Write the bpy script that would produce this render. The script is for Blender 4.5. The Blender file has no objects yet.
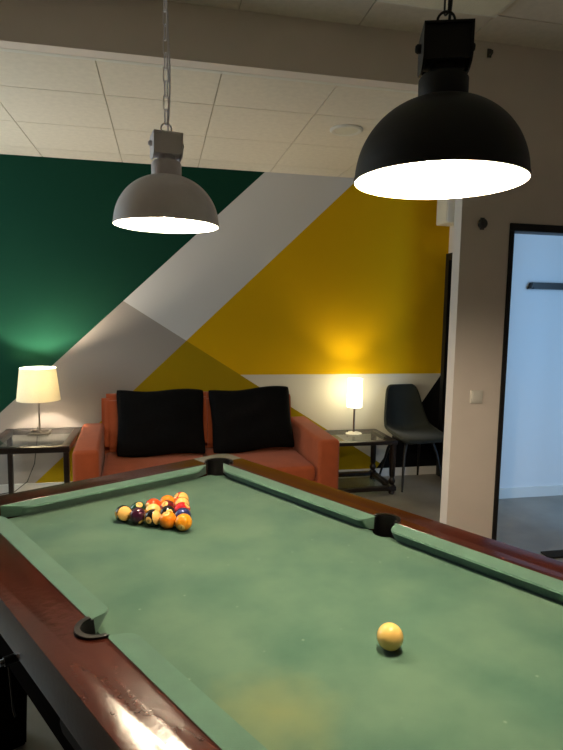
import bpy, bmesh, math, random
from mathutils import Vector, Matrix
random.seed(7)
PI = math.pi
scene = bpy.context.scene
C = scene.collection

# ------------------------------------------------------------------ camera
FPX, PITCH, ROLL, YAW, HCAM = 565.0, .109, .016, math.radians(12), 1.50
fw = Vector((math.sin(YAW)*math.cos(PITCH), math.cos(YAW)*math.cos(PITCH), -math.sin(PITCH)))
rt = Vector((math.cos(YAW), -math.sin(YAW), 0)); up = rt.cross(fw)
r2 = rt*math.cos(ROLL)+up*math.sin(ROLL); u2 = up*math.cos(ROLL)-rt*math.sin(ROLL)
cd = bpy.data.cameras.new('camera'); cam = bpy.data.objects.new('camera', cd); C.objects.link(cam)
cd.sensor_fit = 'HORIZONTAL'; cd.sensor_width = 36; cd.lens = 36*FPX/563; cd.clip_start = .02
M = Matrix.Identity(4)
for i in range(3):
    M[i][0], M[i][1], M[i][2] = r2[i], u2[i], -fw[i]
M[2][3] = HCAM
cam.matrix_world = M
scene.camera = cam

# ------------------------------------------------------------------ world, exposure, daylight
w = bpy.data.worlds.new('world'); scene.world = w; w.use_nodes = True
w.node_tree.nodes['Background'].inputs[0].default_value = (.55, .72, 1, 1)
w.node_tree.nodes['Background'].inputs[1].default_value = .6
vs = scene.view_settings
vs.view_transform = 'Standard'; vs.look = 'None'; vs.gamma = 1; vs.use_curve_mapping = False
vs.exposure = 0.38
PENDANT_L, PENDANT_R, LAMP_L, LAMP_R = 800, 1080, 1350, 12
LAMP_RB = 580
WARM = (1, .74, .42)
# daylight falling through an assumed, unseen glazed opening of the hall behind the doorway
ld = bpy.data.lights.new('hall_daylight', 'AREA'); ld.shape = 'RECTANGLE'; ld.size = 1.0; ld.size_y = 1.8
ld.energy = 50; ld.color = (.31, .57, 1)
lo = bpy.data.objects.new('hall_daylight', ld); C.objects.link(lo)
lo.location = (3.75, 1.35, 1.5)
lo.rotation_euler = (Vector((2.95, 3.4, .9))-lo.location).to_track_quat('-Z', 'Y').to_euler()

# soft fill added for the alcove, outside the glass of an assumed window
l2 = bpy.data.lights.new('side_daylight', 'AREA'); l2.shape = 'RECTANGLE'; l2.size = 1.5; l2.size_y = 1.4
l2.energy = 34; l2.color = (.86, .93, 1)
lo2 = bpy.data.objects.new('side_daylight', l2); C.objects.link(lo2)
lo2.location = (-2.74, 3.75, 1.7); lo2.rotation_euler = (0, -math.pi/2, 0)

# ------------------------------------------------------------------ helpers
def tag(o, label=None, cat=None, group=None, kind=None):
    if label: o['label'] = label
    if cat: o['category'] = cat
    if group: o['group'] = group
    if kind: o['kind'] = kind
    return o
def link(name, me, mat=None, parent=None, loc=None, rot=None):
    o = bpy.data.objects.new(name, me); C.objects.link(o)
    if mat is not None and me is not None and len(me.materials) == 0: me.materials.append(mat)
    if parent: o.parent = parent
    if loc is not None: o.location = loc
    if rot is not None: o.rotation_euler = rot
    return o
def empty(name, loc=(0, 0, 0), rz=0, **k):
    o = bpy.data.objects.new(name, None); C.objects.link(o); o.location = loc; o.rotation_euler = (0, 0, rz)
    o.empty_display_size = .1
    return tag(o, **k)
def fin(bm, name, smooth=None):
    bmesh.ops.recalc_face_normals(bm, faces=bm.faces)
    me = bpy.data.meshes.new(name); bm.to_mesh(me); bm.free()
    if smooth is not None:
        me.polygons.foreach_set('use_smooth', [True]*len(me.polygons))
        if smooth > 0: me.set_sharp_from_angle(angle=math.radians(smooth))
    return me
def addbox(bm, x0, x1, y0, y1, z0, z1, M=None):
    v = [bm.verts.new((x, y, z)) for z in (z0, z1) for x, y in ((x0, y0), (x1, y0), (x1, y1), (x0, y1))]
    if M:
        for a in v: a.co = M @ a.co
    for f in ((3, 2, 1, 0), (4, 5, 6, 7), (0, 1, 5, 4), (1, 2, 6, 5), (2, 3, 7, 6), (3, 0, 4, 7)):
        bm.faces.new([v[i] for i in f])
    return v
def box(name, x0, x1, y0, y1, z0, z1, mat, parent=None, bev=0, seg=2, **k):
    bm = bmesh.new(); addbox(bm, x0, x1, y0, y1, z0, z1)
    if bev: bmesh.ops.bevel(bm, geom=bm.edges[:], offset=bev, segments=seg, affect='EDGES', profile=.6)
    o = link(name, fin(bm, name, 40 if bev else None), mat, parent)
    return tag(o, **k)
def prism(name, pts, z0, z1, mat, parent=None, bev=0, smooth=None, bevtop=True, **k):
    bm = bmesh.new()
    b = [bm.verts.new((x, y, z0)) for x, y in pts]; t = [bm.verts.new((x, y, z1)) for x, y in pts]
    n = len(pts); bm.faces.new(b[::-1]); tf = bm.faces.new(t)
    for i in range(n): bm.faces.new((b[i], b[(i+1) % n], t[(i+1) % n], t[i]))
    if bev: bmesh.ops.bevel(bm, geom=list(tf.edges), offset=bev, segments=3, affect='EDGES', profile=.6)
    o = link(name, fin(bm, name, smooth if smooth is not None else (35 if bev else None)), mat, parent)
    return tag(o, **k)
def lathe_bm(bm, prof, n=48, M=None, caps=True):
    rings = []
    for r, z in prof:
        if r < 1e-6: rings.append([bm.verts.new((0, 0, z))]); continue
        rings.append([bm.verts.new((r*math.cos(2*PI*i/n), r*math.sin(2*PI*i/n), z)) for i in range(n)])
    if M:
        for rg in rings:
            for v in rg: v.co = M @ v.co
    for a, b in zip(rings, rings[1:]):
        for i in range(n):
            j = (i+1) % n
            if len(a) == 1 and len(b) == 1: continue
            if len(a) == 1: bm.faces.new((a[0], b[i], b[j]))
            elif len(b) == 1: bm.faces.new((a[i], a[j], b[0]))
            else: bm.faces.new((a[i], a[j], b[j], b[i]))
def lathe(name, prof, mat, parent=None, n=48, smooth=40, loc=None, M=None, **k):
    bm = bmesh.new(); lathe_bm(bm, prof, n, M)
    return tag(link(name, fin(bm, name, smooth), mat, parent, loc), **k)
def tube_bm(bm, pts, rad, n=8, closed=False):
    P = [Vector(p) for p in pts]; m = len(P); rings = []
    N = None
    for i in range(m):
        if closed: t = P[(i+1) % m]-P[i-1]
        else: t = P[min(i+1, m-1)]-P[max(i-1, 0)]
        t.normalize()
        if N is None: N = t.orthogonal().normalized()
        N = (N-t*N.dot(t)); N = N.normalized() if N.length > 1e-6 else t.orthogonal().normalized()
        B = t.cross(N); r = rad[i] if isinstance(rad, (list, tuple)) else rad
        rings.append([bm.verts.new(P[i]+(N*math.cos(2*PI*k/n)+B*math.sin(2*PI*k/n))*r) for k in range(n)])
    for i in range(m if closed else m-1):
        a, b = rings[i], rings[(i+1) % m]
        for k in range(n): bm.faces.new((a[k], a[(k+1) % n], b[(k+1) % n], b[k]))
    if not closed: bm.faces.new(rings[0][::-1]); bm.faces.new(rings[-1])
def tube(name, pts, rad, mat, parent=None, n=8, closed=False, loc=None, **k):
    bm = bmesh.new(); tube_bm(bm, pts, rad, n, closed)
    return tag(link(name, fin(bm, name, 50), mat, parent, loc), **k)
def arc(cx, cy, r, a0, a1, n=12):
    return [(cx+r*math.cos(math.radians(a0+(a1-a0)*i/n)), cy+r*math.sin(math.radians(a0+(a1-a0)*i/n))) for i in range(n+1)]

# ------------------------------------------------------------------ materials
def s2l(c): return tuple(((v/255)/12.92 if v/255 <= .04045 else ((v/255+.055)/1.055)**2.4) for v in c)
def mat(name, col, rough=.6, metal=0, var=0, vscale=6, bump=0, bscale=80, spec=.5, srgb=True, col2=None, detail=4, sheen=0, stretch=None, coat=0):
    m = bpy.data.materials.new(name); m.use_nodes = True
    nt = m.node_tree; N = nt.nodes; L = nt.links; p = N['Principled BSDF']
    c = s2l(col) if srgb else col
    p.inputs['Base Color'].default_value = (*c, 1); p.inputs['Roughness'].default_value = rough
    p.inputs['Metallic'].default_value = metal; p.inputs['Specular IOR Level'].default_value = spec
    if sheen: p.inputs['Sheen Weight'].default_value = sheen
    if coat: p.inputs['Coat Weight'].default_value = coat; p.inputs['Coat Roughness'].default_value = .12
    tc = None
    if var or bump:
        tc = N.new('ShaderNodeTexCoord'); vec = tc.outputs['Object']
        if stretch:
            mp = N.new('ShaderNodeMapping'); mp.inputs['Scale'].default_value = stretch
            L.new(vec, mp.inputs['Vector']); vec = mp.outputs['Vector']
    if var:
        nz = N.new('ShaderNodeTexNoise'); nz.inputs['Scale'].default_value = vscale; nz.inputs['Detail'].default_value = detail
        L.new(vec, nz.inputs['Vector'])
        rp = N.new('ShaderNodeValToRGB'); rp.color_ramp.elements[0].position = .32; rp.color_ramp.elements[1].position = .68
        d = s2l(col2) if col2 else tuple(min(1, v*(1+var)) for v in c)
        e = c if col2 else tuple(v*(1-var) for v in c)
        rp.color_ramp.elements[0].color = (*e, 1); rp.color_ramp.elements[1].color = (*d, 1)
        L.new(nz.outputs['Fac'], rp.inputs['Fac']); L.new(rp.outputs['Color'], p.inputs['Base Color'])
    if bump:
        nb = N.new('ShaderNodeTexNoise'); nb.inputs['Scale'].default_value = bscale; nb.inputs['Detail'].default_value = 3
        L.new(tc.outputs['Object'], nb.inputs['Vector'])
        b = N.new('ShaderNodeBump'); b.inputs['Strength'].default_value = bump; b.inputs['Distance'].default_value = .01
        L.new(nb.outputs['Fac'], b.inputs['Height']); L.new(b.outputs['Normal'], p.inputs['Normal'])
    return m
def emis(name, col, strength):
    m = bpy.data.materials.new(name); m.use_nodes = True; nt = m.node_tree
    nt.nodes.remove(nt.nodes['Principled BSDF']); e = nt.nodes.new('ShaderNodeEmission')
    e.inputs[0].default_value = (*col, 1); e.inputs[1].default_value = strength
    nt.links.new(e.outputs[0], nt.nodes['Material Output'].inputs[0]); return m
def glass(name, tint=(.9, .95, .93), rough=.02, mixf=.12):
    # thin pane: clear with a Fresnel reflection
    m = bpy.data.materials.new(name); m.use_nodes = True; nt = m.node_tree; N = nt.nodes; L = nt.links
    N.remove(N['Principled BSDF']); t = N.new('ShaderNodeBsdfTransparent'); t.inputs[0].default_value = (*tint, 1)
    g = N.new('ShaderNodeBsdfGlossy'); g.inputs['Roughness'].default_value = rough
    fr = N.new('ShaderNodeFresnel'); fr.inputs['IOR'].default_value = 1.7
    ge = N.new('ShaderNodeNewGeometry'); fq = N.new('ShaderNodeMath'); fq.operation = 'SUBTRACT'; fq.use_clamp = True   # reflect at the outer faces only
    L.new(fr.outputs[0], fq.inputs[0]); L.new(ge.outputs['Backfacing'], fq.inputs[1])
    mx = N.new('ShaderNodeMixShader'); L.new(fq.outputs[0], mx.inputs[0]); L.new(t.outputs[0], mx.inputs[1]); L.new(g.outputs[0], mx.inputs[2])
    L.new(mx.outputs[0], N['Material Output'].inputs[0]); return m

WHITE = mat('white_wall_paint', (225, 214, 205), .75, var=.03, vscale=3, bump=.06, bscale=150)
TAUPE = mat('taupe_wall_paint', (172, 160, 154), .75, bump=.06, bscale=150)
HALLW = mat('hall_wall_paint', (222, 222, 222), .7, bump=.05, bscale=150)
GREYCEIL = mat('plaster_ceiling', (214, 201, 194), .85, bump=.08, bscale=90)
TILE = mat('mineral_tile', (224, 216, 202), .9, var=.04, vscale=30, bump=.15, bscale=220)
TBAR = mat('ceiling_grid', (188, 178, 160), .6)
FLOOR = mat('vinyl_floor', (132, 128, 120), .38, var=.12, vscale=5, bump=.03, bscale=60)
BASEB = mat('baseboard_paint', (215, 213, 208), .5)
BLACKF = mat('black_frame', (18, 17, 17), .45)
CLOTH = None
RAILCLOTH = mat('rail_cloth', (70, 101, 86), .92, var=.08, vscale=14, bump=.12, bscale=500, spec=.2, sheen=.15)
WOOD = mat('mahogany', (44, 16, 10), .17, var=.3, vscale=4, col2=(58, 23, 14), stretch=(6, 1, 6), detail=8, bump=.035, bscale=55, spec=.28)
WOODDARK = mat('dark_cabinet_wood', (14, 10, 9), .85, spec=.3, var=.25, vscale=6, stretch=(1, 1, 6), bump=.03)
WOODDARK.node_tree.nodes['Principled BSDF'].inputs['IOR'].default_value = 1.1
STRIPM = mat('black_recess', (6, 6, 6), .8)
RUBBER = mat('black_pocket_plastic', (8, 8, 8), .45, spec=.25)
CAPM = mat('grey_corner_plastic', (105, 104, 94), .4, var=.1, vscale=20)
CHROME = mat('chrome', (190, 190, 190), .2, 1)
ORANGE = mat('orange_fabric', (162, 80, 46), .9, var=.08, vscale=10, bump=.15, bscale=350, spec=.2, sheen=.1)
BLACKCUSH = mat('black_cushion_fabric', (8, 8, 9), .95, bump=.25, bscale=60, spec=.1)
DWOOD = mat('dark_walnut', (24, 14, 11), .32, var=.3, vscale=7, stretch=(1, 6, 1), bump=.02)
GLASS = glass('table_glass')
VELVET = mat('dark_green_velvet', (25, 28, 21), .7, var=.15, vscale=12, bump=.12, bscale=200, spec=.3, sheen=.1)
BLACKM = mat('black_metal', (14, 14, 14), .4)
LAMPGREY = mat('grey_lamp_paint', (236, 230, 234), .5, var=.05, vscale=15, bump=.04, bscale=300)
LAMPBLACK = mat('black_lamp_paint', (13, 12, 11), .55, bump=.04, bscale=300)
LAMPIN = mat('white_reflector', (245, 242, 235), .5)
BULB_L = emis('bulb_left_glow', (1, .83, .60), PENDANT_L)
BULB_R = emis('bulb_right_glow', (1, .83, .60), PENDANT_R)
BULB_T = emis('table_bulb_glow', (1, .84, .62), LAMP_L)
SHADE_R = emis('opal_shade_glow', (1, .9, .56), LAMP_R)
BULB_S = emis('slim_lamp_bulb_glow', (1, .86, .5), LAMP_RB)
PLASTICW = mat('white_plastic', (225, 222, 214), .35)
DIFFUSER = mat('prismatic_diffuser', (225, 222, 208), .4, bump=.5, bscale=120)
GREYDARK = mat('dark_grey_plastic', (70, 68, 66), .5)
MATM = mat('black_mat', (16, 16, 17), .95, bump=.4, bscale=200)
STEEL = mat('brushed_nickel', (150, 145, 138), .3, 1)
# translucent lamp shade cloth
def shade_mat():
    m = bpy.data.materials.new('cream_shade_cloth'); m.use_nodes = True; nt = m.node_tree; N = nt.nodes; L = nt.links
    N.remove(N['Principled BSDF']); d = N.new('ShaderNodeBsdfDiffuse'); t = N.new('ShaderNodeBsdfTranslucent'); mx = N.new('ShaderNodeMixShader')
    wv = N.new('ShaderNodeTexNoise'); tc = N.new('ShaderNodeTexCoord'); mp = N.new('ShaderNodeMapping'); mp.inputs['Scale'].default_value = (300, 300, 40)
    L.new(tc.outputs['Object'], mp.inputs[0]); L.new(mp.outputs[0], wv.inputs['Vector']); wv.inputs['Scale'].default_value = 1
    rp = N.new('ShaderNodeValToRGB'); rp.color_ramp.elements[0].color = (.78, .73, .58, 1); rp.color_ramp.elements[1].color = (.9, .86, .72, 1)
    L.new(wv.outputs['Fac'], rp.inputs[0])
    for s in (d, t): L.new(rp.outputs[0], s.inputs['Color'])
    mx.inputs[0].default_value = .24
    L.new(d.outputs[0], mx.inputs[1]); L.new(t.outputs[0], mx.inputs[2]); L.new(mx.outputs[0], N['Material Output'].inputs[0]); return m
SHADE_L = shade_mat()
# worn billiard cloth
def cloth_mat():
    m = mat('billiard_cloth', (52, 85, 70), .9, var=.1, vscale=5, col2=(76, 103, 84), bump=.1, bscale=600, spec=.2, sheen=.15, detail=6)
    nt = m.node_tree; N = nt.nodes; L = nt.links; p = N['Principled BSDF']
    src = p.inputs['Base Color'].links[0].from_socket
    tc = N.new('ShaderNodeTexCoord')
    def blend(src, fac, col):
        mx = N.new('ShaderNodeMix'); mx.data_type = 'RGBA'; L.new(fac, mx.inputs[0]); L.new(src, mx.inputs[6])
        mx.inputs[7].default_value = (*s2l(col), 1); return mx.outputs[2]
    # chalk flecks
    vz = N.new('ShaderNodeTexVoronoi'); vz.inputs['Scale'].default_value = 16; L.new(tc.outputs['Object'], vz.inputs['Vector'])
    r = N.new('ShaderNodeValToRGB'); r.color_ramp.elements[0].position = .03; r.color_ramp.elements[0].color = (.55, .55, .55, 1)
    r.color_ramp.elements[1].position = .07; r.color_ramp.elements[1].color = (0, 0, 0, 1); L.new(vz.outputs['Distance'], r.inputs[0])
    src = blend(src, r.outputs[0], (112, 130, 114))
    # yellowish patch blended into the cloth colour, with its own ragged outline
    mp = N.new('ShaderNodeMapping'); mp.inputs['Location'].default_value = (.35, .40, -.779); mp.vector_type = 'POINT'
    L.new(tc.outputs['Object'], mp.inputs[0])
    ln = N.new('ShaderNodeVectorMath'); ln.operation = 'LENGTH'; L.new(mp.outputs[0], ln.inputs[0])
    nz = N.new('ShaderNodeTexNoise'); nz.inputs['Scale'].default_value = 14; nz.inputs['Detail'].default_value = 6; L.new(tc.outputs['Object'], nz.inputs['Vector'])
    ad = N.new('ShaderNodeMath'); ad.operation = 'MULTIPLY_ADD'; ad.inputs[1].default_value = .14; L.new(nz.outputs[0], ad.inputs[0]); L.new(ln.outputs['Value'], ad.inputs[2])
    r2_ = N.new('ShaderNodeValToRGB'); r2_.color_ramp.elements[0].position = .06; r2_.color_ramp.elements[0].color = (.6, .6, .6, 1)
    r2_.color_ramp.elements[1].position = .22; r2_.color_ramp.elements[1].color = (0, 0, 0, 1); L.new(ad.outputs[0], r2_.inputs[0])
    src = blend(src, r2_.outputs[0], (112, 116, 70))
    L.new(src, p.inputs['Base Color']); return m
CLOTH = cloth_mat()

# mural: painted areas bounded by straight lines, measured on the wall plane (x, z in metres)
def mural_mat():
    m = mat('mural_paint', (200, 200, 200), .85, bump=.05, bscale=140, spec=.15)
    nt = m.node_tree; N = nt.nodes; L = nt.links; p = N['Principled BSDF']
    tc = N.new('ShaderNodeTexCoord')
    def side(P, Q):
        """1 on the left-hand side of the line P->Q (x to the right, z up)"""
        n = Vector((-(Q[1]-P[1]), 0, Q[0]-P[0])).normalized()
        d = N.new('ShaderNodeVectorMath'); d.operation = 'DOT_PRODUCT'; L.new(tc.outputs['Object'], d.inputs[0]); d.inputs[1].default_value = n
        g = N.new('ShaderNodeMath'); g.operation = 'GREATER_THAN'; g.inputs[1].default_value = n.dot(Vector((P[0], 0, P[1])))
        L.new(d.outputs['Value'], g.inputs[0]); return g.outputs[0]
    def mul(a, b):
        g = N.new('ShaderNodeMath'); g.operation = 'MULTIPLY'; L.new(a, g.inputs[0]); L.new(b, g.inputs[1]); return g.outputs[0]
    def mix(f, a, b):
        mx = N.new('ShaderNodeMix'); mx.data_type = 'RGBA'; L.new(f, mx.inputs[0])
        for k, s in ((6, a), (7, b)):
            if isinstance(s, tuple): mx.inputs[k].default_value = (*s2l(s), 1)
            else: L.new(s, mx.inputs[k])
        return mx.outputs[2]
    kk = 4.85/4.8
    T = lambda x, z: (x*kk, 1.5+(z-1.5)*kk)
    G0, G1 = T(-1.264, .675), T(.852, 2.669)           # green boundary
    Y0, Y1 = T(-1.037, .075), T(1.66, 2.655)           # yellow boundary
    D0, D1 = T(-.292, 1.57), T(1.964, .138)            # falling diagonal
    B0, B1 = T(1.964, .138), T(2.545, .971)            # black triangle
    H = T(0, .967)[1]
    green = side(G0, G1); notyel = side(Y0, Y1); above = side(D0, D1); notblack = side(B0, B1)
    low = side((5, H), (0, H))                          # below the horizontal line
    band = mix(above, (158, 150, 145), (214, 212, 212))
    yel = mix(above, (158, 130, 4), (216, 168, 2))
    c = mix(notyel, yel, band)
    c = mix(green, c, (9, 57, 42))
    c = mix(mul(above, low), c, (205, 198, 186)) if False else c
    # white wedge: right of the diagonal and below the horizontal line, not in the band
    inv = N.new('ShaderNodeMath'); inv.operation = 'SUBTRACT'; inv.inputs[0].default_value = 1; L.new(notyel, inv.inputs[1])
    c = mix(mul(mul(above, low), inv.outputs[0]), c, (210, 203, 188))
    invb = N.new('ShaderNodeMath'); invb.operation = 'SUBTRACT'; invb.inputs[0].default_value = 1; L.new(notblack, invb.inputs[1])
    c = mix(mul(invb.outputs[0], low), c, (12, 11, 13))
    L.new(c, p.inputs['Base Color']); return m
MURAL = mural_mat()

# ------------------------------------------------------------------ the room
YB, YF, TH = 4.85, 2.85, .08
XL, XR, XA = -2.6, 2.86, 2.58           # left wall, near right wall, alcove right wall
ZC, ZN = 2.68, 2.93
YN = -2.5
S = 'structure'
box('floor', XL-.1, 4.7, YN-.1, YB+.12, -.1, 0, FLOOR, label='grey vinyl floor running under the pool table and sofa', cat='floor', kind=S)
box('wall_back', XL-.1, XA+.12, YB, YB+.12, 0, ZN+.1, MURAL, label='wall painted with green, grey, yellow and black angular mural', cat='wall', kind=S)
bm = bmesh.new()
WY0, WY1, WZ0, WZ1 = 3.05, 4.5, .95, 2.45
addbox(bm, XL-.1, XL, YN, WY0, 0, ZN+.1); addbox(bm, XL-.1, XL, WY1, YB, 0, ZN+.1); addbox(bm, XL-.1, XL, WY0, WY1, 0, WZ0); addbox(bm, XL-.1, XL, WY0, WY1, WZ1, ZN+.1)
w2 = empty('window_2', (XL, 0, 0), label='side window lighting the sofa alcove from beyond the green mural', cat='window', kind=S)  # assumed window out of view, added as the opening for the fill light
for y0, y1, z0, z1 in ((WY0, WY0+.05, WZ0, WZ1), (WY1-.05, WY1, WZ0, WZ1), (WY0+.05, WY1-.05, WZ0, WZ0+.05), (WY0+.05, WY1-.05, WZ1-.05, WZ1)):
    box('window_frame', -.08, -.02, y0, y1, z0, z1, PLASTICW, w2)
box('pane', -.053, -.047, WY0+.05, WY1-.05, WZ0+.05, WZ1-.05, GLASS, w2)
tag(link('wall_left', fin(bm, 'wall_left'), WHITE), 'plain white side wall joining the green end of the mural', 'wall', kind=S)
box('wall_near', XL-.1, XR+.1, YN-.1, YN, 0, ZN+.1, TAUPE, label='plain taupe wall at the foot end of the games room', cat='wall', kind=S)
box('wall_side', XR, XR+.1, YN, YF, 0, ZN+.1, TAUPE, label='plain taupe wall running up to the dark framed doorway', cat='wall', kind=S)
# wall with the doorway: pier, lintel, beam over the alcove
XP = 1.583
DX0, DX1, DZ = 1.875, 2.80, 2.012
bm = bmesh.new()
addbox(bm, XP, DX0, YF, YF+TH, 0, ZC)
addbox(bm, DX0, XR+.1, YF, YF+TH, DZ, ZC)
addbox(bm, DX1, XR+.1, YF, YF+TH, 0, DZ)
addbox(bm, XL, XR+.1, YF, YF+TH, ZC, ZN+.1)
tag(link('wall_middle', fin(bm, 'wall_middle'), WHITE), 'white dividing wall with deep beam, pier and dark framed doorway', 'wall', kind=S)
# alcove right-hand wall, angled partition behind the pier, hall walls
bm = bmesh.new()
def wallseg(bm, a, b, t, z0, z1):
    a = Vector((*a, 0)); b = Vector((*b, 0)); n = Vector((-(b-a).y, (b-a).x, 0)).normalized()*t
    v = [bm.verts.new(Vector((p.x, p.y, z))) for z in (z0, z1) for p in (a, b, b+n, a+n)]
    for f in ((3, 2, 1, 0), (4, 5, 6, 7), (0, 1, 5, 4), (1, 2, 6, 5), (2, 3, 7, 6), (3, 0, 4, 7)): bm.faces.new([v[i] for i in f])
addbox(bm, XA, XA+.1, 4.20, YB, 0, ZC)
tag(link('wall_right', fin(bm, 'wall_right'), WHITE), 'narrow white wall closing the alcove beside the dark chair', 'wall', kind=S)
box('wall_hall', XA, 4.7, 4.08, 4.20, 0, ZC, HALLW, label='pale wall lit blue by daylight beyond the doorway', cat='wall', kind=S)
box('wall_hall_end', 4.6, 4.7, YF, 4.08, 0, ZC, HALLW, label='short pale end wall of the daylit hall', cat='wall', kind=S)
bm = bmesh.new(); addbox(bm, XR+.1, 4.7, YF, YF+TH, 2.3, ZC); addbox(bm, 4.25, 4.6, YF, YF+TH, 0, 2.3)
tag(link('wall_hall_front', fin(bm, 'wall_hall_front'), HALLW), 'pale wall of the hall around its glazed opening', 'wall', kind=S)
wr = empty('window_1', (0, 0, 0), label='tall glazed opening letting blue daylight into the hall', cat='window', kind=S)  # glazing out of view, assumed and added as the hall light's opening
for x0, x1, z0, z1 in ((XR+.1, XR+.14, 0, 2.3), (4.21, 4.25, 0, 2.3), (XR+.14, 4.21, 0, .05), (XR+.14, 4.21, 2.25, 2.3), (3.58, 3.62, .05, 2.25)):
    box('window_frame', x0, x1, YF+.02, YF+.08, z0, z1, BLACKF, wr)
for x0, x1 in ((XR+.14, 3.58), (3.62, 4.21)):
    box('pane', x0, x1, YF+.045, YF+.051, .05, 2.25, GLASS, wr)
# ceilings with lay-in tiles
ca = box('ceiling', XL, 4.7, YF+TH, YB, ZC+.006, ZC+.1, TBAR, label='suspended tile ceiling over the sofa alcove', cat='ceiling', kind=S)
def tile_mesh(wx, wy, nm):
    bm = bmesh.new(); addbox(bm, 0, wx, 0, wy, 0, .006); return fin(bm, nm)
gx = [-2.6]+[-2.1+.6*i for i in range(8)]+[XA]; gy = [YF+TH+.03, 3.40, 4.0, 4.6, YB-.0]
cache = {}
def put_tiles(gx, gy, z, parent, mt, g=.006):
    for x0, x1 in zip(gx, gx[1:]):
        for y0, y1 in zip(gy, gy[1:]):
            wx, wy = round(x1-x0-g, 4), round(y1-y0-g, 4)
            if (wx, wy) not in cache:
                cache[(wx, wy)] = tile_mesh(wx, wy, 'ceiling_tile'); cache[(wx, wy)].materials.append(mt)
            link('ceiling_tile', cache[(wx, wy)], None, parent, (x0+g/2, y0+g/2, z))
put_tiles(gx, gy, ZC, ca, TILE)
box('trim_1', XL, XP, YF+TH, YF+TH+.03, ZC-.001, ZC+.006, PLASTICW, label='white edge trim where tiles meet the beam', cat='trim', kind=S)
cn = box('ceiling_near', XL, XR, YN, YF, ZN+.006, ZN+.1, TBAR, label='dim tile ceiling above the pool table', cat='ceiling', kind=S)
gxn = [XL]+[-2.03+.6*i for i in range(9)]+[XR]; gyn = [YN, -1.6, -1.0, -.4, .2, .8, 1.4, 2.0, 2.6, YF-.0]
put_tiles(gxn, gyn, ZN, cn, GREYCEIL)
# unlit diffuser panel in the near ceiling
lp = empty('ceiling_light_panel', (1.27, 2.30, ZN), label='unlit pale diffuser light panel in the ceiling over the black pendant', cat='ceiling light')
box('frame', -.3, .3, -.3, .3, -.012, 0, PLASTICW, lp); box('diffuser', -.28, .28, -.28, .28, -.018, -.012, DIFFUSER, lp)
# baseboards
box('baseboard_back', XL, XA, YB-.014, YB, 0, .075, BASEB, label='low white baseboard along the mural wall', cat='baseboard', kind=S)
box('baseboard_hall', XA, 4.6, 4.066, 4.08, 0, .085, BASEB, label='white baseboard along the daylit hall wall', cat='baseboard', kind=S)
box('baseboard_right', XA-.014, XA, 4.066, YB-.014, 0, .075, BASEB, label='short white baseboard behind the dark chair', cat='baseboard', kind=S)
# doorway frame
d1 = empty('door_1', (DX0, YF, 0), label='black framed doorway opening to the blue daylit hall', cat='doorway', kind=S)
box('jamb', 0, .028, -.008, TH+.008, 0, DZ-.042, BLACKF, d1, bev=.003); box('jamb', DX1-DX0-.028, DX1-DX0, -.008, TH+.008, 0, DZ-.042, BLACKF, d1, bev=.003)
box('lintel', 0, DX1-DX0, -.008, TH+.008, DZ-.042, DZ, BLACKF, d1, bev=.003)
# dark door frame in the alcove side wall
d2 = empty('door_2', (XA, 4.42, 0), label='dark door set in the alcove wall beside the mural', cat='door', kind=S)
box('jamb', -.045, 0, .33, .39, 0, 2.06, BLACKF, d2); box('jamb', -.045, 0, -.10, -.04, 0, 2.06, BLACKF, d2)
box('lintel', -.045, 0, -.04, .33, 2.0, 2.06, BLACKF, d2); box('leaf', -.012, 0, -.04, .33, 0, 2.0, WOODDARK, d2)

# ------------------------------------------------------------------ pool table
TX, TY, TA = .2929, 1.4515, math.radians(30.18)
ZB = .779
PX, PY, CW, FW, HN, HR = .4402, .8812, .0596, .1783, .040, .044
tb = empty('pool_table', (TX, TY, 0), TA, label='pool table with worn green cloth and reddish mahogany rails', cat='pool table')
TM = Matrix.Translation((TX, TY, 0)) @ Matrix.Rotation(TA, 4, 'Z')
cx, cy, cr = PX+.050, PY+.050, .058
sx, sr = PX+.058, .042
# bed outline with six pocket notches
bx, by = PX+.035, PY+.035
def q(sgx, sgy, pts, rev):
    p = [(sgx*x, sgy*y) for x, y in pts]; return p[::-1] if rev else p
dx = math.sqrt(max(0, cr**2-(cx-bx)**2))
a_in = math.degrees(math.acos((bx-cx)/cr))            # angle where the circle meets x = bx
corner = arc(cx, cy, cr, 360-a_in, 360-a_in-(2*(225-(360-a_in))*-1 if False else 2*((360-a_in)-225)), 10)
sa = math.degrees(math.acos((bx-sx)/sr))
sidearc = arc(sx, 0, sr, 360-sa, 360-sa-2*(180-sa)*1.0, 10)   # from (bx,-) over the inside to (bx,+)
out = sidearc+corner
out += [(-x, y) for x, y in corner[::-1]] + [(-x, y) for x, y in sidearc[::-1]]
out += [(-x, -y) for x, y in corner] + [(x, -y) for x, y in corner[::-1]]
prism('bed', out, ZB-.04, ZB, CLOTH, tb)
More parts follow.
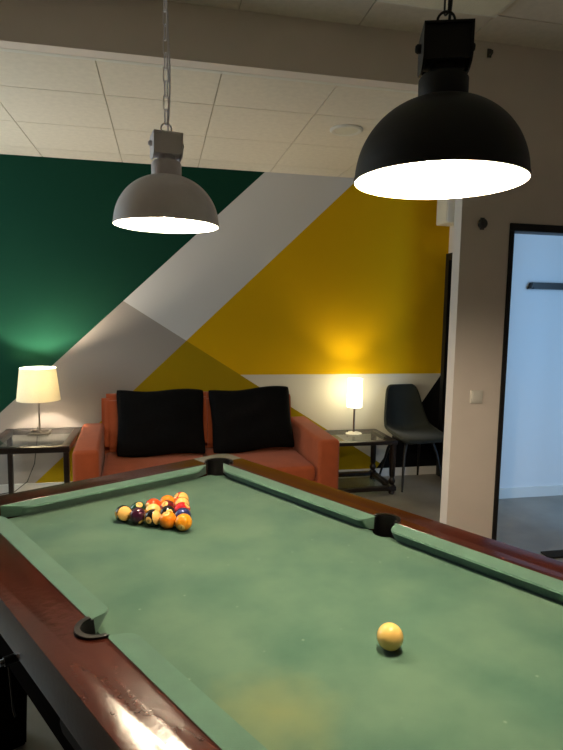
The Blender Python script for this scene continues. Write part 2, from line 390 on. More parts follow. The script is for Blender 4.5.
# cushions
def cushion(pts_back, pts_nose, nrm):
    """pts_back: 2 ends against the wood; pts_nose: 2 ends of the nose; rounded nose corners"""
    A, B = Vector(pts_back[0]), Vector(pts_back[1]); a, b = Vector(pts_nose[0]), Vector(pts_nose[1]); n = Vector(nrm)
    def rnd(p0, p, p1, r=.026, k=6):
        u = (p0-p).normalized()*r; v = (p1-p).normalized()*r; o = []
        for i in range(k+1):
            t = i/k; o.append(p+u*(1-t)**2+v*t**2)
        return o
    plan = [A]+rnd(A, a, b)+rnd(a, b, B)+[B]
    bm = bmesh.new(); top = []; mid = []; bot = []
    for i, p in enumerate(plan):
        d = min(1, max(0, (p-A).dot(-n)/CW))
        ins = n*(.030*d)
        top.append(bm.verts.new((p.x+n.x*.003*d, p.y+n.y*.003*d, ZB+HR+(HN-HR)*d)))
        mid.append(bm.verts.new((p.x, p.y, ZB+HR+(HN-HR)*d-.005)))
        bot.append(bm.verts.new((p.x+ins.x, p.y+ins.y, ZB+.0005)))
    m = len(plan); bm.faces.new(top); bm.faces.new(bot[::-1])
    for r0, r1 in ((bot, mid), (mid, top)):
        for i in range(m): j = (i+1) % m; bm.faces.new((r0[i], r0[j], r1[j], r1[i]))
    return link('cushion', fin(bm, 'cushion', 38), RAILCLOTH, tb)
for s in (1, -1):
    for t in (1, -1):
        cushion([(s*(PX+CW), t*.040), (s*(PX+CW), t*(PY+.030))], [(s*PX, t*.058), (s*PX, t*(PY-.055))], (s, 0))
    cushion([(-(PX-.012), s*(PY+CW)), (PX-.012, s*(PY+CW))], [(-(PX-.088), s*PY), (PX-.088, s*PY)], (0, s))
# wooden rails
XO, YO = PX+FW, PY+FW
xi, yi = PX+CW, PY+CW
ye, xe = cy, .44
r_ = .060
y_c = cy-math.sqrt(r_**2-(xi-cx)**2)
an0 = 0; an1 = -math.degrees(math.acos((xi-cx)/r_))
def half_long(n=8):
    pts = [(XO, 0), (XO, ye)]+arc(cx, cy, r_, 0, an1, n)
    sy = math.sqrt(max(0, sr**2-(xi-sx)**2)); a1 = math.degrees(math.atan2(sy, xi-sx))
    return pts+arc(sx, 0, sr, a1, 0, 8)
hl = half_long()
long_pts = hl+[(x, -y) for x, y in hl[::-1][1:-1]]
for s in (1, -1):
    prism('rail', [(s*x, y) for x, y in long_pts][::s], ZB-.05, ZB+HR, WOOD, tb, bev=.004)
x_c = cx-math.sqrt(r_**2-(yi-cy)**2); ye2 = cy+math.sqrt(r_**2-(xe-cx)**2)
aa0 = math.degrees(math.atan2(ye2-cy, xe-cx)); aa1 = math.degrees(math.atan2(yi-cy, x_c-cx))
hs = [(xe, YO), (xe, ye2)]+arc(cx, cy, r_, aa0, aa1, 5)[1:]
short_pts = hs+[(-x, y) for x, y in hs[::-1]]
for s in (1, -1):
    prism('rail', [(x, s*y) for x, y in short_pts][::s], ZB-.05, ZB+HR, WOOD, tb, bev=.004)
# grey corner caps, pocket cups and rims
cap = [(cx+r_, cy), (XO, cy)]+arc(XO-.045, YO-.045, .045, 0, 90, 8)+[(xe, YO), (xe, ye2)]+arc(cx, cy, r_, aa0, 0, 14)[1:-1]
def cup(name, x, y, r, ang, spread, ztop):
    """open black pocket: full ring below the bed, raised liner on the outer side"""
    e = bmesh.new()
    n = 40
    for (ra, rb) in ((r, r-.004),):
        ringo = [], []
        for i in range(n):
            a = 2*PI*i/n; da = abs((math.degrees(a)-ang+180) % 360-180)
            zt = ztop if da <= spread else ZB-.012
            ringo[0].append((x+ra*math.cos(a), y+ra*math.sin(a), zt)); ringo[1].append((x+rb*math.cos(a), y+rb*math.sin(a), zt))
        vo = [e.verts.new(p) for p in ringo[0]]; vi = [e.verts.new(p) for p in ringo[1]]
        bo = [e.verts.new((p[0], p[1], ZB-.16)) for p in ringo[0]]; bi = [e.verts.new((p[0], p[1], ZB-.15)) for p in ringo[1]]
        for i in range(n):
            j = (i+1) % n
            e.faces.new((bo[i], bo[j], vo[j], vo[i])); e.faces.new((bi[j], bi[i], vi[i], vi[j])); e.faces.new((vo[i], vo[j], vi[j], vi[i]))
        e.faces.new(bo[::-1]); e.faces.new(bi)
    o = link('pocket', fin(e, 'pocket', 30), RUBBER, tb)
    # raised rim lying on the rail
    R0, R1 = r-.004, r+.008
    sp = min(spread, 90 if spread > 103 else 100); pin = arc(x, y, R0, ang-sp, ang+sp, 24); pout = arc(x, y, R1, ang-sp, ang+sp, 24)
    prism('rim', pout+pin[::-1], ZB+HR+.0005, ZB+HR+.006, RUBBER, o, bev=.002)
    return o
for s in (1, -1):
    for t in (1, -1):
        pts = [(s*x, t*y) for x, y in cap]
        if s*t < 0: pts = pts[::-1]
        prism('corner_cap', pts, ZB-.05, ZB+HR+.001, CAPM, tb, bev=.004)
        cup('pocket', s*cx, t*cy, cr-.001, math.degrees(math.atan2(t, s)), 100, ZB+HR)
    cup('pocket', s*sx, 0, sr-.001, 0 if s > 0 else 180, 104, ZB+HR)
# cabinet: tapered apron, lower edge band, legs
bm = bmesh.new()
def frust(bm, x0, y0, z0, x1, y1, z1):
    b = [bm.verts.new((sx_*x0, sy_*y0, z0)) for sx_, sy_ in ((1, 1), (-1, 1), (-1, -1), (1, -1))]
    t = [bm.verts.new((sx_*x1, sy_*y1, z1)) for sx_, sy_ in ((1, 1), (-1, 1), (-1, -1), (1, -1))]
    bm.faces.new(b[::-1]); bm.faces.new(t)
    for i in range(4): bm.faces.new((b[i], b[(i+1) % 4], t[(i+1) % 4], t[i]))
frust(bm, XO-.055, YO-.055, ZB-.235, XO-.03, YO-.03, ZB-.05)
bmesh.ops.bevel(bm, geom=bm.edges[:], offset=.006, segments=2, affect='EDGES')
link('apron', fin(bm, 'apron', 40), WOODDARK, tb)
box('molding', -(XO-.012), XO-.012, -(YO-.012), YO-.012, ZB-.068, ZB-.05, WOODDARK, tb, bev=.007, seg=3)
for s in (1, -1):
    o = prism('ball_return_slot', [(-.62, -.012), (.0, -.03), (.02, -.02), (.02, 0), (0, .012), (-.62, .012)], -.004, .004, STRIPM, tb, bev=.003)  # thin black strip along the apron side
    o.matrix_local = Matrix.Translation((s*(XO-.0385), -.02 if s < 0 else .5, ZB-.115)) @ Matrix.Rotation(-s*.13, 4, 'Y') @ Matrix(((0, 0, s, 0), (1, 0, 0, 0), (0, 1, 0, 0), (0, 0, 0, 1)))
    for t in (1, -1):
        bm = bmesh.new(); frust(bm, .05, .05, 0, .068, .068, ZB-.235)
        bmesh.ops.bevel(bm, geom=bm.edges[:], offset=.006, segments=2, affect='EDGES')
        o = link('leg', fin(bm, 'leg', 40), WOODDARK, tb, (s*(XO-.16), t*(YO-.2), 0))
        lathe('leveling_foot', [(0, 0), (.035, 0), (.035, .012), (.02, .02), (0, .02)], BLACKM, o)
ft = tube('fitting', [(-XO+.02, .215, ZB-.085), (-XO-.012, .215, ZB-.085)], .011, BLACKM, tb, n=12, label='black and chrome fitting')
tube('knob', [(-XO-.012, .215, ZB-.085), (-XO-.022, .215, ZB-.085)], .008, CHROME, ft, n=12)
tube('cord', [(-XO-.006, .2, ZB-.09), (-XO-.004, .198, ZB-.14), (-XO+.0, .2, ZB-.2), (-XO+.004, .2, ZB-.22)], .0025, BLACKM, ft, n=6)

# ------------------------------------------------------------------ balls
RB = .05715/2
def ball_mat(name, col, stripe):
    m = bpy.data.materials.new(name); m.use_nodes = True; nt = m.node_tree; N = nt.nodes; L = nt.links; p = N['Principled BSDF']
    p.inputs['Roughness'].default_value = .12; p.inputs['Coat Weight'].default_value = .4
    tc = N.new('ShaderNodeTexCoord'); sp = N.new('ShaderNodeSeparateXYZ'); L.new(tc.outputs['Object'], sp.inputs[0])
    def absgt(sock, v):
        a = N.new('ShaderNodeMath'); a.operation = 'ABSOLUTE'; L.new(sock, a.inputs[0])
        g = N.new('ShaderNodeMath'); g.operation = 'GREATER_THAN'; g.inputs[1].default_value = v; L.new(a.outputs[0], g.inputs[0]); return g.outputs[0]
    ivory = (*s2l((240, 188, 104)), 1)
    mx = N.new('ShaderNodeMix'); mx.data_type = 'RGBA'; L.new(absgt(sp.outputs['Z'], RB*(.52 if stripe else 2)), mx.inputs[0])
    mx.inputs[6].default_value = (*s2l(col), 1); mx.inputs[7].default_value = ivory
    m2 = N.new('ShaderNodeMix'); m2.data_type = 'RGBA'; L.new(absgt(sp.outputs['X'], RB*.905), m2.inputs[0])
    L.new(mx.outputs[2], m2.inputs[6]); m2.inputs[7].default_value = ivory
    L.new(m2.outputs[2], p.inputs['Base Color']); return m
def ball_mesh(nm):
    bm = bmesh.new(); bmesh.ops.create_uvsphere(bm, u_segments=32, v_segments=16, radius=RB); return fin(bm, nm, 0)
digit_cache = {}
def number_mesh(txt, off, size):
    """one digit wrapped on the ball, centred on +X"""
    key = (txt, off, size)
    if key in digit_cache: return digit_cache[key]
    fc = bpy.data.curves.new('number', 'FONT'); fc.body = txt; fc.size = size; fc.align_x = 'CENTER'; fc.align_y = 'CENTER'; fc.resolution_u = 3
    o = bpy.data.objects.new('number', fc); C.objects.link(o)
    dg = bpy.context.evaluated_depsgraph_get(); me = bpy.data.meshes.new_from_object(o.evaluated_get(dg))
    bpy.data.objects.remove(o); t = bmesh.new(); t.from_mesh(me); bpy.data.meshes.remove(me)
    bmesh.ops.remove_doubles(t, verts=t.verts, dist=1e-6)
    bmesh.ops.subdivide_edges(t, edges=[e for e in t.edges if e.calc_length() > .003], cuts=1)
    for v in t.verts:
        y, z = v.co.x+off, v.co.y
        v.co = (math.sqrt(max(1e-9, RB*RB-y*y-z*z))+.00025, y, z)
    me = bpy.data.meshes.new('number'); t.to_mesh(me); t.free(); me.materials.append(INK)
    digit_cache[key] = me; return me
INK = mat('ball_ink', (20, 18, 16), .3)
YEL, BLU, RED, PUR, ORA, GRN, MAR, BLK = (226, 160, 20), (38, 40, 84), (190, 24, 30), (58, 20, 42), (226, 98, 22), (20, 62, 46), (96, 22, 24), (14, 14, 15)
# (row, index): number, colour, stripe, rotation, label
D_ = RB*2; hrow = D_*math.sqrt(3)/2; RY = .4463-.005
rack = {
 (0, 0): ('1', (232, 146, 26), 0, (-.25, .35, -1.9), 'solid yellow ball at the tip of the racked triangle'),
 (1, 0): ('5', (230, 128, 22), 0, (1.2, 1.2, .9), 'solid orange ball just behind the yellow tip ball of the rack'),
 (1, 1): ('2', BLU, 0, (.6, -.6, 2.4), 'solid navy ball behind the tip, beside the solid orange one'),
 (2, 0): ('9', BLK, 1, Vector((.8, -.5, .25)), 'black ball with a cream cap between the purple and orange ones'),
 (2, 1): ('8', BLK, 0, (.9, .5, 1.8), 'solid black ball in the middle of the rack'),
 (2, 2): ('3', RED, 0, (.3, .8, 2.8), 'solid red ball beside the black one in the middle of the rack'),
 (3, 0): ('4', PUR, 0, (.5, -.7, 2.2), 'solid dark purple ball on the edge of the rack'),
 (3, 1): ('10', YEL, 1, (.1, .2, -.9), 'yellow ball inside the rack between black, purple and red'),
 (3, 2): ('7', MAR, 0, (.4, -.9, -2.2), 'red ball with white number spot inside the rack'),
 (3, 3): ('13', ORA, 1, (1.1, -.3, .3), 'cream ball with an orange band on the edge of the rack'),
 (4, 0): ('14', BLK, 1, Vector((.35, -.85, .3)), 'black and cream ball at the rack corner next to purple'),
 (4, 1): ('6', GRN, 0, (.35, -1.05, -1.3), 'solid dark green ball in the back row of the rack'),
 (4, 2): ('15', ORA, 0, (.9, .3, .7), 'reddish orange ball in the middle of the back row'),
 (4, 3): ('11', YEL, 0, (.8, -.4, 1.9), 'amber ball in the back row beside the reddish orange one'),
 (4, 4): ('12', RED, 1, (1.0, .75, .3), 'cream ball with a red band at the rack corner'),
}
rack[(4, 2)] = ('15', (214, 70, 22), 0, (.9, .3, .7), rack[(4, 2)][4])
rack[(4, 3)] = ('11', (232, 130, 24), 0, (.8, -.4, 1.9), rack[(4, 3)][4])
for (k, j), (num, col, stripe, rot, lab) in rack.items():
    P = TM @ Vector((-.006+(j-k/2)*(D_+.0004), RY+k*(hrow+.0004), ZB+RB+.0004))
    me = ball_mesh('pool_ball'); o = link('pool_ball', me, ball_mat('ball_'+num, col, stripe), None, P, rot.to_track_quat('Z', 'Y').to_euler() if isinstance(rot, Vector) else rot)
    tag(o, lab, 'pool ball', 'racked pool balls')
    for i, chn in enumerate(num):
        me = number_mesh(chn, 0 if len(num) == 1 else (i-.5)*.0075, .0165 if len(num) == 1 else .0125)
        for a in (0, PI): link('digit', me, None, o, None, (0, 0, a))
IVORY = mat('ivory_resin', (238, 196, 112), .12, coat=.4)
P = TM @ Vector((-.0268, -.4159, ZB+RB+.0004))
tag(link('cue_ball', ball_mesh('cue_ball'), IVORY, None, P), 'yellowed ivory cue ball alone on the green cloth', 'pool ball')

# ------------------------------------------------------------------ pendant lamps
def pendant(x, y, zr, D, paint, bulbm, zc, rz, **k):
    R = D/2
    t = empty('pendant_lamp', (x, y, zr), rz, **k)
    hD = .156; rn = .048
    prof = []
    for i in range(22):
        a = (PI/2)*i/21*.83
        prof.append((R*math.cos(a)**.92 if True else 0, hD*math.sin(a)/math.sin(PI/2*.83)))
    k0 = prof[-1][0]
    prof = [(r if r > rn else rn, z) for r, z in prof]
    outer = [(R-.001, -.003), (R+.0015, -.002), (R+.0015, .004)]+prof[1:]
    inner = [(r-.0025, z-.003) for r, z in prof]
    lathe('shade', outer, paint, t, n=72, smooth=40)
    lathe('reflector', [(R-.001, -.003), (R-.0025, .001)]+inner[1:]+[(0.0, inner[-1][1])], LAMPIN, t, n=72, smooth=40)
    z0 = hD-.004
    lathe('collar', [(0, z0), (rn, z0), (rn+.001, z0+.004), (rn+.001, z0+.044), (rn-.005, z0+.052), (.030, z0+.056), (.028, z0+.07), (0, z0+.07)], paint, t, n=48)
    zb_ = z0+.058
    # housing held in a bent bracket with rounded lower ends
    bm = bmesh.new(); lathe_bm(bm, [(0, -.040), (.036, -.040), (.036, .040), (0, .040)], 40, Matrix.Translation((0, 0, zb_+.042)) @ Matrix.Rotation(PI/2, 4, 'Y'))
    hs_ = link('housing', fin(bm, 'housing', 40), paint, t)
    bm = bmesh.new()
    for s in (1, -1):
        yz = [(-.046, zb_+.078), (-.046, zb_+.02)]+[(.046*math.cos(math.radians(a)), zb_+.02+.022*math.sin(math.radians(a))) for a in range(190, 360, 17)]+[(.046, zb_+.02), (.046, zb_+.078)]
        a_ = [bm.verts.new((s*.043, y_, z_)) for y_, z_ in yz]; b_ = [bm.verts.new((s*.047, y_, z_)) for y_, z_ in yz]
        bm.faces.new(a_); bm.faces.new(b_[::-1])
        for i in range(len(yz)): j = (i+1) % len(yz); bm.faces.new((a_[i], b_[i], b_[j], a_[j]))
    addbox(bm, -.047, .047, -.046, .046, zb_+.0745, zb_+.0785)
    addbox(bm, -.044, .044, -.040, -.037, zb_+.012, zb_+.0765); addbox(bm, -.044, .044, .037, .040, zb_+.012, zb_+.0765)
    br = link('bracket', fin(bm, 'bracket'), paint, t)
    for s in (1, -1):
        bm = bmesh.new(); lathe_bm(bm, [(0, 0), (.009, 0), (.009, .007), (.006, .011), (0, .012)], 16, Matrix.Translation((s*.047, 0, zb_+.047)) @ Matrix.Rotation(s*PI/2, 4, 'Y'))
        link('bolt', fin(bm, 'bolt', 40), paint, br)
    zt = zb_+.0785
    lathe('eyelet', [(0, zt), (.010, zt), (.008, zt+.008), (0, zt+.010)], paint, t, n=16)
    tube('ring', [(.017*math.cos(2*PI*i/20), 0, zt+.020+.017*math.sin(2*PI*i/20)) for i in range(20)], .0027, paint, t, n=8, closed=True)
    # chain of oval links up to the ceiling
    L_, Wd, wr_ = .050, .0085, .0022
    pitch = L_-2*wr_-.002
    oval = [(Wd*math.cos(a), 0, (L_/2-Wd)*(1 if math.sin(a) > 0 else -1)+Wd*math.sin(a)) for a in [2*PI*(i+.5)/16 for i in range(16)]]
    bm = bmesh.new(); tube_bm(bm, oval, wr_, 6, True); lm = fin(bm, 'chain_link', 50); lm.materials.append(paint)
    z = zt+.037+L_/2-.006; i = 0
    while z+L_/2 < zc-zr-.012:
        link('chain_link', lm, None, t, (0, 0, z), (0, 0, (PI/2 if i % 2 == 0 else 0)+.35)); z += pitch; i += 1
    lathe('ceiling_hook', [(0, zc-zr-.03), (.005, zc-zr-.03), (.006, zc-zr-.012), (.045, zc-zr-.010), (.05, zc-zr), (0, zc-zr)], paint, t, n=32)
    pts = [(.006, .012, zt-.002)]
    n = 14
    for i in range(n+1):
        f = i/n; pts.append((.008+.006*math.sin(f*9), .006+.005*math.cos(f*7), zt+.03+(zc-zr-.012-zt-.03)*f))
    tube('cable', pts, .003, paint, t, n=6)
    # bulb and socket
    lathe('socket', [(0, z0-.002), (.02, z0-.002), (.02, z0-.058), (.014, z0-.065), (0, z0-.065)], PLASTICW, t, n=24)
    bp = [(0, z0-.063)]+[(.014, z0-.065), (.016, z0-.073)]+[(.032*math.sin(a), z0-.106+.032*math.cos(a)) for a in [math.radians(v) for v in range(32, 181, 12)]]+[(0, z0-.138)]
    lathe('bulb', bp, bulbm, t, n=24, smooth=0)
    return t
pL = TM @ Vector((.02, .58, 0)); pR = TM @ Vector((.050, -.437, 0))
pendant(pL.x, pL.y, 1.785, .344, LAMPGREY, BULB_L, ZN, .15, label='light grey metal dome pendant lamp on a chain', cat='pendant lamp', group='dome pendants over the pool table')
pendant(pR.x, pR.y, 1.773, .343, LAMPBLACK, BULB_R, ZN, -.32, label='black metal dome pendant lamp on a chain', cat='pendant lamp', group='dome pendants over the pool table')

# ------------------------------------------------------------------ sofa
sf = empty('sofa', (.345, 3.78, 0), math.radians(3), label='orange fabric two seat sofa against the mural wall', cat='sofa')
SW = .915; AW = .165
def soft(name, x0, x1, y0, y1, z0, z1, bev, m, parent, seg=4, bulge=0, sub=0, **k):
    bm = bmesh.new(); addbox(bm, x0, x1, y0, y1, z0, z1)
    bmesh.ops.bevel(bm, geom=bm.edges[:], offset=bev, segments=seg, affect='EDGES', profile=.5)
    if bulge:
        bmesh.ops.subdivide_edges(bm, edges=[e for e in bm.edges if e.calc_length() > .12], cuts=7, use_grid_fill=True)
        for v in bm.verts:
            u = (v.co.x-(x0+x1)/2)/((x1-x0)/2); w_ = (v.co.y-(y0+y1)/2)/((y1-y0)/2)
            if v.co.z > (z0+z1)/2: v.co.z += bulge*(1-u*u)*(1-w_*w_)
            if v.co.y < (y0+y1)/2: v.co.y -= bulge*.4*(1-u*u)
    return tag(link(name, fin(bm, name, 60), m, parent), **k)
soft('base', -SW+.01, SW-.01, .05, .86, .06, .30, .02, ORANGE, sf)
for s in (-1, 1):
    x0, x1 = (-SW, -SW+AW) if s < 0 else (SW-AW, SW)
    bm = bmesh.new(); addbox(bm, x0, x1, 0, .86, .055, .60)
    for v in bm.verts:
        if v.co.z > .5 and v.co.y > .5: v.co.z += .02
    bmesh.ops.bevel(bm, geom=bm.edges[:], offset=.03, segments=4, affect='EDGES', profile=.5)
    link('arm', fin(bm, 'arm', 60), ORANGE, sf)
    for y in (.06, .8):
        lathe('foot', [(0, 0), (.022, 0), (.028, .06), (0, .06)], BLACKM, sf, n=20, loc=(s*(SW-.07), y, 0))
bm = bmesh.new(); addbox(bm, -SW+AW-.02, SW-AW+.02, .76, .86, .28, .845)
for v in bm.verts:
    if v.co.z > .5: v.co.y += .055
bmesh.ops.bevel(bm, geom=bm.edges[:], offset=.035, segments=4, affect='EDGES'); link('backrest', fin(bm, 'backrest', 60), ORANGE, sf)
for s in (-1, 1):
    x0, x1 = (-SW+AW+.004, -.003) if s < 0 else (.003, SW-AW-.004)
    soft('seat_cushion', x0, x1, .015, .755, .29, .408, .035, ORANGE, sf, bulge=.008)
    bm = bmesh.new(); addbox(bm, x0, x1, .645, .745, .42, .85)
    for v in bm.verts:
        if v.co.z > .6: v.co.y += .07
    bmesh.ops.bevel(bm, geom=bm.edges[:], offset=.04, segments=4, affect='EDGES'); link('back_cushion', fin(bm, 'back_cushion', 60), ORANGE, sf)
# black scatter cushions leaning on the back
SM = sf.matrix_basis.copy()
SM = Matrix.Translation((.345, 3.78, 0)) @ Matrix.Rotation(math.radians(3), 4, 'Z')
def pillow(name, wx, hz, th, loc, tilt, roll, skew=0, **k):
    bm = bmesh.new(); n = 20; top = {}; bot = {}
    for i in range(n+1):
        for j in range(n+1):
            u = i/n*2-1; v = j/n*2-1
            e = (max(0, 1-abs(u)**2.6)*max(0, 1-abs(v)**2.6))**.5
            pin = 1-.07*(1-abs(v)**2)*abs(u)**6; pin2 = 1-.06*(1-abs(u)**2)*abs(v)**6
            wob = .006*math.sin(5*u+2*v)+.004*math.sin(9*v-3*u)
            cq = 1-.055*(abs(u)*abs(v))**5; x = u*wx/2*pin*cq; z = v*hz/2*pin2*cq+.008*math.sin(4*u+wx*9)
            top[i, j] = bm.verts.new((x, -th/2*e-wob*e, z))
            bot[i, j] = top[i, j] if i in (0, n) or j in (0, n) else bm.verts.new((x, th/2*e+wob*e, z))
    for i in range(n):
        for j in range(n):
            bm.faces.new((top[i, j], top[i+1, j], top[i+1, j+1], top[i, j+1]))
            bm.faces.new((bot[i, j], bot[i, j+1], bot[i+1, j+1], bot[i+1, j]))
    o = link(name, fin(bm, name, 0), BLACKCUSH)
    o.matrix_world = SM @ Matrix.Translation(loc) @ Matrix.Rotation(tilt, 4, 'X') @ Matrix.Rotation(roll, 4, 'Y')
    tube_pts = []
    return tag(o, **k)
pillow('cushion', .68, .52, .15, (-.325, .545, .664), -.30, .0, label='large black cushion on the sofa nearer the cream lampshade', cat='cushion', group='black cushions on the orange sofa')
pillow('cushion', .68, .515, .15, (.372, .535, .668), -.30, -.045, label='large black cushion on the sofa nearer the glowing white lamp', cat='cushion', group='black cushions on the orange sofa')

# ------------------------------------------------------------------ side tables
def frame_top(par, x0, x1, y0, y1, z, th, b, glassz):
    box('top_frame', x0, x1, y0, y0+b, z-th, z, DWOOD, par, bev=.004); box('top_frame', x0, x1, y1-b, y1, z-th, z, DWOOD, par, bev=.004)
    box('top_frame', x0, x0+b, y0+b, y1-b, z-th, z, DWOOD, par, bev=.004); box('top_frame', x1-b, x1, y0+b, y1-b, z-th, z, DWOOD, par, bev=.004)
    box('glass_top', x0+b-.008, x1-b+.008, y0+b-.008, y1-b+.008, glassz-.006, glassz, GLASS, par, label='clear glass inset')
lt = empty('side_table', (-.925, 4.44, 0), 0, label='dark wood side table with glass top under the cream lamp', cat='side table')
frame_top(lt, -.29, .285, -.345, .345, .55, .043, .06, .551)
for x0, y0 in ((-.285, -.34), (.243, -.34), (-.285, .305), (.243, .305)):
    box('leg', x0, x0+.036, y0, y0+.036, 0, .507, DWOOD, lt, bev=.004)
r_t = empty('side_table', (1.63, 4.56, 0), 0, label='dark wood side table with turned legs, glass top and low shelf', cat='side table')
frame_top(r_t, -.285, .285, -.255, .245, .46, .032, .06, .461)
for x_, y_ in ((-.255, -.225), (.255, -.225), (-.255, .215), (.255, .215)):
    lathe('leg', [(0, .0), (.02, .0), (.026, .012), (.02, .03), (.03, .035), (.03, .075), (.018, .085), (.026, .10), (.03, .115), (.024, .13), (.017, .145), (.024, .16), (.026, .30), (.026, .43), (0, .43)], DWOOD, r_t, n=20, loc=(x_, y_, 0))
box('shelf_frame', -.285, .285, -.255, -.2, .035, .07, DWOOD, r_t, bev=.004); box('shelf_frame', -.285, .285, .19, .245, .035, .07, DWOOD, r_t, bev=.004)
box('shelf_frame', -.285, -.23, -.2, .19, .035, .07, DWOOD, r_t, bev=.004); box('shelf_frame', .23, .285, -.2, .19, .035, .07, DWOOD, r_t, bev=.004)
box('shelf', -.235, .235, -.205, .195, .048, .055, GLASS, r_t, label='clear glass shelf')

# ------------------------------------------------------------------ table lamps
tl = empty('table_lamp', (-.922, 4.55, .551), 0, label='table lamp with tapered cream fabric shade and nickel stem', cat='table lamp')
for x0, x1, y0, y1 in ((-.075, .075, -.075, -.06), (-.075, .075, .06, .075), (-.075, -.06, -.06, .06), (.06, .075, -.06, .06)):
    box('base', x0, x1, y0, y1, 0, .016, STEEL, tl, bev=.003)
box('base', -.06, .06, -.012, .012, 0, .012, STEEL, tl, bev=.002)
lathe('stem', [(0, .012), (.009, .012), (.007, .02), (.006, .03), (.006, .34), (0, .34)], STEEL, tl, n=20)
lathe('lamp_shade', [(.155, .262), (.1565, .262), (.1285, .508), (.127, .508), (.155, .262)], SHADE_L, tl, n=64, smooth=50)
lathe('socket', [(0, .335), (.017, .335), (.017, .395), (0, .395)], STEEL, tl, n=20)
lathe('bulb', [(0, .395)]+[(.012, .396)]+[(.026*math.sin(math.radians(v)), .425-.026*math.cos(math.radians(v))) for v in range(30, 181, 15)], BULB_T, tl, n=20, smooth=0)
tube('cord', [(-.03, .06, .012), (-.05, .12, .006), (-.06, .2, .008), (-.065, .255, .004), (-.07, .262, -.06), (-.1, .265, -.3), (-.16, .265, -.45), (-.26, .262, -.53), (-.4, .255, -.546)], .0035, BLACKM, tl, n=6)
for a in (0, 2*PI/3, 4*PI/3):
    tube('shade_spider', [(0.015*math.cos(a), .015*math.sin(a), .36), (.127*math.cos(a), .127*math.sin(a), .50)], .0018, STEEL, tl, n=5)
tr = empty('table_lamp', (1.635, 4.62, .461), 0, label='slim table lamp with glowing white cylinder shade and chrome stem', cat='table lamp')
lathe('base', [(0, 0), (.07, 0), (.071, .006), (.06, .012), (.02, .017), (.01, .02), (0, .02)], PLASTICW, tr, n=40)
lathe('stem', [(0, .018), (.010, .018), (.0085, .03), (.0085, .235), (0, .235)], CHROME, tr, n=20)
lathe('lamp_shade', [(.058, .24), (.063, .24), (.063, .486), (.058, .486), (.058, .24)], SHADE_R, tr, n=48)
lathe('bulb', [(0, .395), (.012, .396)]+[(.020*math.sin(math.radians(v)), .425-.020*math.cos(math.radians(v))) for v in range(40, 181, 20)], BULB_S, tr, n=20, smooth=0)
lathe('socket', [(0, .24), (.012, .24), (.012, .396), (0, .396)], PLASTICW, tr, n=16)
for a in (0, 2*PI/3, 4*PI/3): tube('shade_arm', [(.02*math.cos(a), .02*math.sin(a), .243), (.059*math.cos(a), .059*math.sin(a), .243)], .0025, CHROME, tr, n=5)
lathe('shade_holder', [(0, .228), (.02, .228), (.03, .236), (.03, .24), (0, .24)], CHROME, tr, n=24)
tube('switch', [(-.05, .02, .012), (-.05, .02, .03)], .004, BLACKM, tr, n=8)

# ------------------------------------------------------------------ shell chair
ch = empty('shell_chair', (2.175, 4.585, 0), math.radians(6), label='dark green velvet shell chair with black legs in the alcove corner', cat='chair')
prof = [  # y, z, half width, edge lift along the shell from seat front to back top
 (-.255, .425, .19, .0), (-.235, .447, .222, .004), (-.15, .45, .238, .018), (-.02, .437, .24, .05), (.10, .432, .235, .085), (.165, .458, .228, .10),
 (.195, .53, .222, .08), (.21, .62, .205, .06), (.222, .71, .186, .045), (.235, .79, .172, .035), (.243, .845, .152, .025), (.246, .868, .115, .015)]
bm = bmesh.new(); nU = 12; rows = []
for iy, (y, z, hw, lift) in enumerate(prof):
    row = []
    p0 = prof[max(iy-1, 0)]; p1 = prof[min(iy+1, len(prof)-1)]
    ty, tz = p1[0]-p0[0], p1[1]-p0[1]; l = math.hypot(ty, tz); ny, nz = -tz/l, ty/l
    for i in range(nU+1):
        u = i/nU*2-1; e = abs(u)**2.4*lift
        row.append(bm.verts.new((u*hw, y+ny*e, z+nz*e)))
    rows.append(row)
for a, b in zip(rows, rows[1:]):
    for i in range(nU): bm.faces.new((a[i], a[i+1], b[i+1], b[i]))
me = fin(bm, 'shell', 0)
o = link('shell', me, VELVET, ch); md = o.modifiers.new('solid', 'SOLIDIFY'); md.thickness = .03; md.offset = 0
md = o.modifiers.new('sub', 'SUBSURF'); md.levels = 2; md.render_levels = 2
box('seat_frame', -.14, .14, -.13, .12, .395, .42, BLACKM, ch, bev=.005)
for sx_ in (-1, 1):
    for yb, yt in ((-.205, -.11), (.22, .10)):
        tube('leg', [(sx_*.125, yt, .41), (sx_*.16, yt+(yb-yt)*.35, .30), (sx_*.205, yb, 0)], [.015, .0135, .009], BLACKM, ch, n=12)

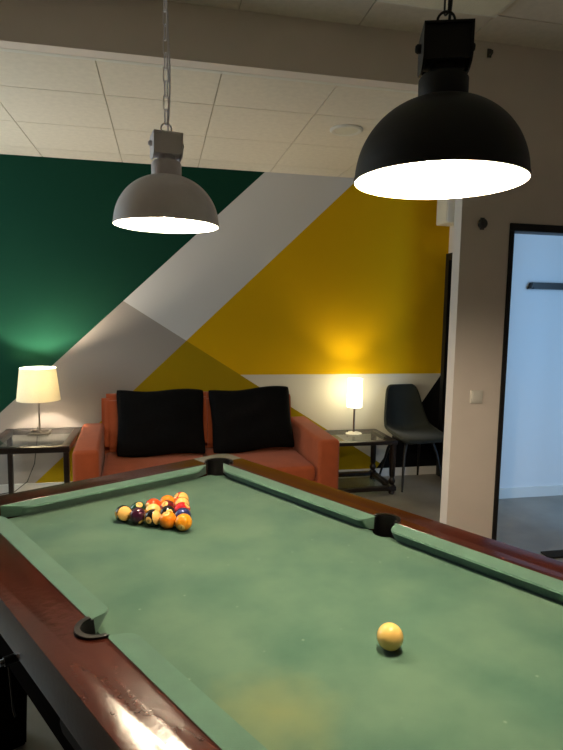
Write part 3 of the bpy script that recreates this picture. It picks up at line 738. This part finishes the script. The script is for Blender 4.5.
# ------------------------------------------------------------------ small wall and ceiling fittings
sw = empty('light_switch', (1.725, YF, 1.05), 0, label='white square light switch on the pier by the doorway', cat='light switch')
box('plate', -.037, .037, -.009, 0, -.037, .037, PLASTICW, sw, bev=.003); box('rocker', -.026, .026, -.013, -.009, -.026, .026, PLASTICW, sw, bev=.002)
sn = empty('wall_sensor', (1.706, YF, 2.0), 0, label='small round dark grey sensor high on the pier', cat='sensor')
bm = bmesh.new(); lathe_bm(bm, [(0, 0), (.027, 0), (.027, .012), (.02, .02), (0, .022)], 28, Matrix.Rotation(PI/2, 4, 'X')); link('housing', fin(bm, 'housing', 40), GREYDARK, sn)
box('mount', -.012, .012, -.004, 0, -.032, .032, GREYDARK, sn)
hk = empty('wall_hook', (1.694, YF, 2.875), 0, label='small dark hook near the ceiling beside the black pendant', cat='hook')
box('plate', -.012, .012, -.006, 0, -.022, .022, GREYDARK, hk, bev=.002)
tube('hook', [(0, -.004, -.008), (0, -.02, -.016), (.004, -.026, -.006), (.004, -.024, .006)], .005, GREYDARK, hk, n=8)
dl = empty('ceiling_downlight', (1.17, 3.62, ZC), 0, label='round white flush downlight in the tile ceiling', cat='ceiling light')
lathe('ring', [(.075, 0), (.105, 0), (.107, -.006), (.095, -.014), (.075, -.010), (.075, 0)], PLASTICW, dl, n=48); lathe('lens', [(0, -.012), (.074, -.009), (.074, -.001), (0, -.001)], DIFFUSER, dl, n=40)
wb = empty('wall_box', (XA, 4.62, 2.46), 0, label='white box fixture on the alcove wall above the dark door', cat='wall box')
box('housing', -.20, 0, -.10, .10, -.17, .17, PLASTICW, wb, bev=.006); box('cover', -.207, -.20, -.09, .09, -.16, .16, PLASTICW, wb, bev=.003)
cr_ = empty('coat_rack', (2.87, 4.08, 1.75), 0, label='black wall mounted coat rail on the blue daylit wall', cat='coat rack')
bm = bmesh.new(); v = [bm.verts.new(p) for p in ((0, 0, -.026), (.9, 0, -.026), (.9, 0, .026), (.02, 0, .026), (0, -.05, -.026), (.9, -.05, -.026), (.9, -.05, .026), (.02, -.05, .026))]
for f in ((0, 1, 2, 3), (7, 6, 5, 4), (0, 4, 5, 1), (1, 5, 6, 2), (2, 6, 7, 3), (3, 7, 4, 0)): bm.faces.new([v[i] for i in f])
link('rail', fin(bm, 'rail'), BLACKF, cr_)
box('shelf_lip', .02, .9, -.058, -.05, -.026, -.014, BLACKM, cr_)
dm = box('doormat', 2.36, 2.95, 2.96, 3.05, 0, .012, MATM, bev=.003, label='black mat on the floor just inside the doorway', cat='doormat')
